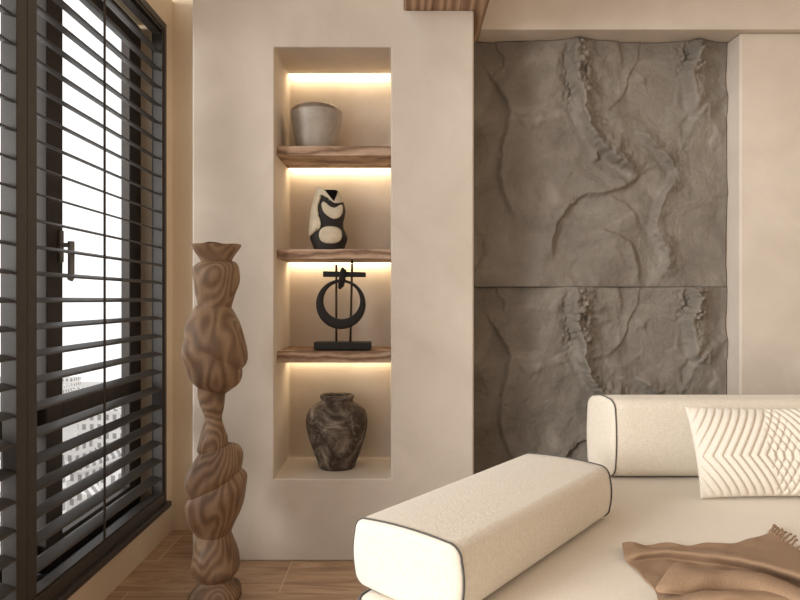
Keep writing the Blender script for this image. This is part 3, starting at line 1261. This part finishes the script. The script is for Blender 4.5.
kz = .62
AZ = np.abs(ZZp + .022)
left = groove(XX - kz * AZ)
right = groove(-XX - kz * AZ + .3 * sp_)
dl = sstep(.035, .075, XX + kz * np.abs(ZZp) * .3)          # left family fades right of centre
dr = sstep(.035, .075, -XX + kz * np.abs(ZZp) * .3)
left = left * (1 - dl) + dl
right = right * (1 - dr) + dr
Q = np.minimum(left, right)
thick = .062 * env + .012 * (Q - 1) * np.clip(env * 2.2, 0, 1) + .003
front = -thick
back = .045 * env + .002
for i in range(nxp):
    for j in range(nzp):
        vs.append((XX[i, j], front[i, j], ZZp[i, j]))
off_ = len(vs)
for i in range(nxp):
    for j in range(nzp):
        vs.append((XX[i, j], back[i, j], ZZp[i, j]))
idx = lambda i, j: i * nzp + j
for i in range(nxp - 1):
    for j in range(nzp - 1):
        fs.append((idx(i, j), idx(i + 1, j), idx(i + 1, j + 1), idx(i, j + 1)))
        fs.append((off_ + idx(i, j), off_ + idx(i, j + 1), off_ + idx(i + 1, j + 1), off_ + idx(i + 1, j)))
loop = [idx(i, 0) for i in range(nxp)] + [idx(nxp - 1, j) for j in range(1, nzp)] + [idx(i, nzp - 1) for i in range(nxp - 2, -1, -1)] + [idx(0, j) for j in range(nzp - 2, 0, -1)]
for k in range(len(loop)):
    p, q = loop[k], loop[(k + 1) % len(loop)]
    fs.append((p, off_ + p, off_ + q, q))
pil = mesh_obj('quilted_pillow', vs, fs, M['pillow'], None, True)
pil.rotation_euler = (math.radians(-22), 0, 0)
pil.location = (1.372, 2.345, ZS + .1585)
tag(pil, 'ivory chevron-quilted pillow leaning against the upright back bolster', 'pillow')

# ------------------------------------------------------------------ throw blanket
thr = empty('throw_blanket', (.9, 1.6, ZS), 'crumpled taupe wool throw with a fringed edge on the cream seat', 'blanket')



def bw(cx, cy, z):
    """close-up photo coordinates and a height above the seat -> point in the blanket's frame"""
    px, py = 600 + cx / 4, 500 + cy / 4
    y = (EYE - ZS - z) * F / (py - 300)
    return ((px - 400) * y / F - .9, y - 1.6, z)


def cloth(name, secs, n1, n2, mat, parent, rip=.002):
    cross = [smooth_curve([bw(*q) for q in s_], n1) for s_ in secs]
    mm = len(cross[0])
    cols = [smooth_curve([c_[j] for c_ in cross], n2) for j in range(mm)]
    nn_ = len(cols[0])
    vs, fs = [], []
    for i in range(nn_):
        for j in range(mm):
            p = cols[j][i]
            r = rip * (math.sin(p.x * 46 + p.y * 30) + .6 * math.sin(p.x * 90 - p.y * 60))
            vs.append((p.x, p.y, max(.003, p.z + r)))
    for i in range(nn_ - 1):
        for j in range(mm - 1):
            fs.append((i * mm + j, (i + 1) * mm + j, (i + 1) * mm + j + 1, i * mm + j + 1))
    o = mesh_obj(name, vs, fs, mat, parent, True)
    sd = o.modifiers.new('solid', 'SOLIDIFY')
    sd.thickness = .0045
    sd.offset = 0
    ss = o.modifiers.new('sub', 'SUBSURF')
    ss.levels = ss.render_levels = 1
    return o


lower = [
    [(90, 186, .004), (88, 176, .024), (93, 204, .022), (98, 232, .012), (115, 256, .005), (150, 288, .005), (182, 322, .005), (215, 355, .005), (228, 385, .006), (238, 430, .006), (260, 520, .003)],
    [(132, 182, .004), (134, 172, .030), (140, 192, .024), (148, 216, .030), (160, 244, .008), (185, 284, .005), (210, 318, .005), (240, 352, .005), (255, 385, .012), (265, 430, .010), (290, 520, .003)],
    [(185, 190, .004), (188, 184, .016), (194, 196, .014), (204, 208, .034), (220, 238, .010), (245, 280, .005), (265, 315, .005), (290, 350, .005), (310, 388, .020), (320, 430, .020), (340, 520, .003)],
    [(262, 180, .003), (262, 172, .020), (268, 192, .016), (280, 206, .038), (305, 240, .010), (325, 280, .005), (345, 315, .005), (370, 350, .005), (390, 384, .034), (400, 430, .020), (420, 520, .003)],
    [(342, 192, .003), (344, 186, .014), (352, 200, .014), (368, 210, .040), (400, 250, .010), (420, 284, .005), (440, 315, .005), (465, 350, .005), (480, 380, .040), (490, 430, .020), (510, 520, .003)],
    [(425, 180, .003), (426, 173, .018), (436, 196, .012), (470, 220, .042), (500, 262, .012), (520, 292, .005), (540, 320, .005), (560, 350, .005), (580, 376, .040), (590, 430, .020), (610, 520, .003)],
    [(505, 184, .003), (508, 178, .010), (520, 202, .010), (570, 238, .044), (600, 280, .012), (620, 308, .006), (640, 330, .005), (660, 356, .005), (680, 380, .036), (690, 430, .020), (710, 520, .003)],
    [(590, 160, .003), (596, 166, .006), (615, 198, .008), (680, 262, .044), (705, 304, .012), (725, 330, .006), (745, 352, .005), (765, 378, .005), (785, 402, .030), (800, 450, .020), (820, 540, .003)],
    [(676, 134, .004), (700, 150, .006), (760, 190, .008), (830, 302, .042), (850, 350, .012), (870, 380, .006), (890, 404, .005), (910, 430, .005), (930, 456, .026), (950, 500, .018), (980, 590, .003)],
    [(681, 131, .004), (720, 154, .006), (830, 226, .008), (930, 330, .036), (960, 384, .012), (985, 416, .006), (1005, 440, .005), (1025, 470, .005), (1050, 500, .020), (1070, 540, .014), (1100, 630, .003)],
]
cloth('cloth', lower, 5, 6, M['throw'], thr, .0014)
upper = [
    [(424, 296, .010), (392, 270, .026), (352, 249, .044), (312, 248, .056), (268, 282, .058), (236, 330, .044), (222, 354, .034), (230, 368, .028)],
    [(470, 292, .010), (436, 280, .028), (398, 272, .046), (362, 280, .058), (318, 306, .056), (282, 344, .044), (268, 364, .034), (276, 376, .028)],
    [(540, 300, .012), (506, 288, .030), (474, 286, .046), (440, 294, .056), (404, 318, .052), (370, 352, .038), (358, 370, .026), (368, 378, .021)],
    [(640, 306, .012), (606, 292, .030), (576, 286, .046), (545, 294, .054), (512, 318, .048), (482, 352, .030), (470, 372, .014), (490, 378, .009)],
    [(740, 336, .012), (708, 316, .030), (682, 306, .044), (652, 312, .050), (620, 334, .044), (594, 362, .028), (582, 380, .013), (602, 386, .009)],
    [(850, 388, .012), (818, 366, .028), (792, 352, .040), (764, 352, .046), (734, 372, .040), (708, 396, .025), (698, 412, .012), (716, 418, .008)],
    [(990, 462, .012), (958, 438, .026), (930, 420, .036), (902, 418, .042), (872, 434, .036), (848, 456, .022), (838, 470, .011), (856, 476, .008)],
]
fold = cloth('folded_layer', upper, 5, 6, M['throw'], thr, .0014)
edge = smooth_curve([bw(*q) for q in lower[-1][:4]], 12)
r_ = random.Random(5)
NT = 13
for k in range(NT):
    p = edge[int(k * 22 / (NT - 1))]
    d = Vector((.75, .65 + r_.uniform(-.25, .25), 0)).normalized()
    L = r_.uniform(.044, .056)
    q = [Vector((p.x - .004, p.y, p.z + .003)), Vector((p.x, p.y, .012)) + d * L * .35, Vector((p.x, p.y, .016)) + d * L * .7 + Vector((0, r_.uniform(-.006, .006), 0)),
         Vector((p.x, p.y, .012)) + d * L + Vector((0, r_.uniform(-.008, .008), 0))]
    MB().tube(smooth_curve(q, 4), [.0030, .0026] * 5 + [.0030, .0036, .0024], 7).build('tassel', M['throw'], thr, smooth=True)

# ------------------------------------------------------------------ light
w = bpy.data.worlds.new('World')
S.world = w
w.use_nodes = True
nt = w.node_tree
bg = nt.nodes['Background']
bg.inputs['Color'].default_value = (1.0, 1.0, 1.0, 1)
bg.inputs['Strength'].default_value = 1.28

# added area light standing in for daylight, beyond the side left open for it
key_lt = bpy.data.lights.new('added_key_light', 'AREA')
key_lt.shape = 'RECTANGLE'
key_lt.size = 2.5
key_lt.size_y = 3.2
key_lt.energy = 630
key_lt.color = (1, .975, .935)
dob = bpy.data.objects.new('added_key_light', key_lt)
link(dob)
dob.location = (-6.4, -3.1, 2.5)
dob.rotation_euler = (Vector((.6, 2.6, 1.2)) - dob.location).to_track_quat('-Z', 'Z').to_euler()

# ------------------------------------------------------------------ camera
cam = bpy.data.cameras.new('camera')
cam.sensor_width = 36
cam.lens = 36 * F / 800
cam.clip_end = 1000
co = bpy.data.objects.new('camera', cam)
co.location = (0, 0, EYE)
co.rotation_euler = (PI / 2, 0, 0)
link(co)
S.camera = co
S.view_settings.view_transform = 'Standard'
S.view_settings.look = 'None'
S.view_settings.exposure = 0.1
S.view_settings.gamma = 1
S.view_settings.use_curve_mapping = False
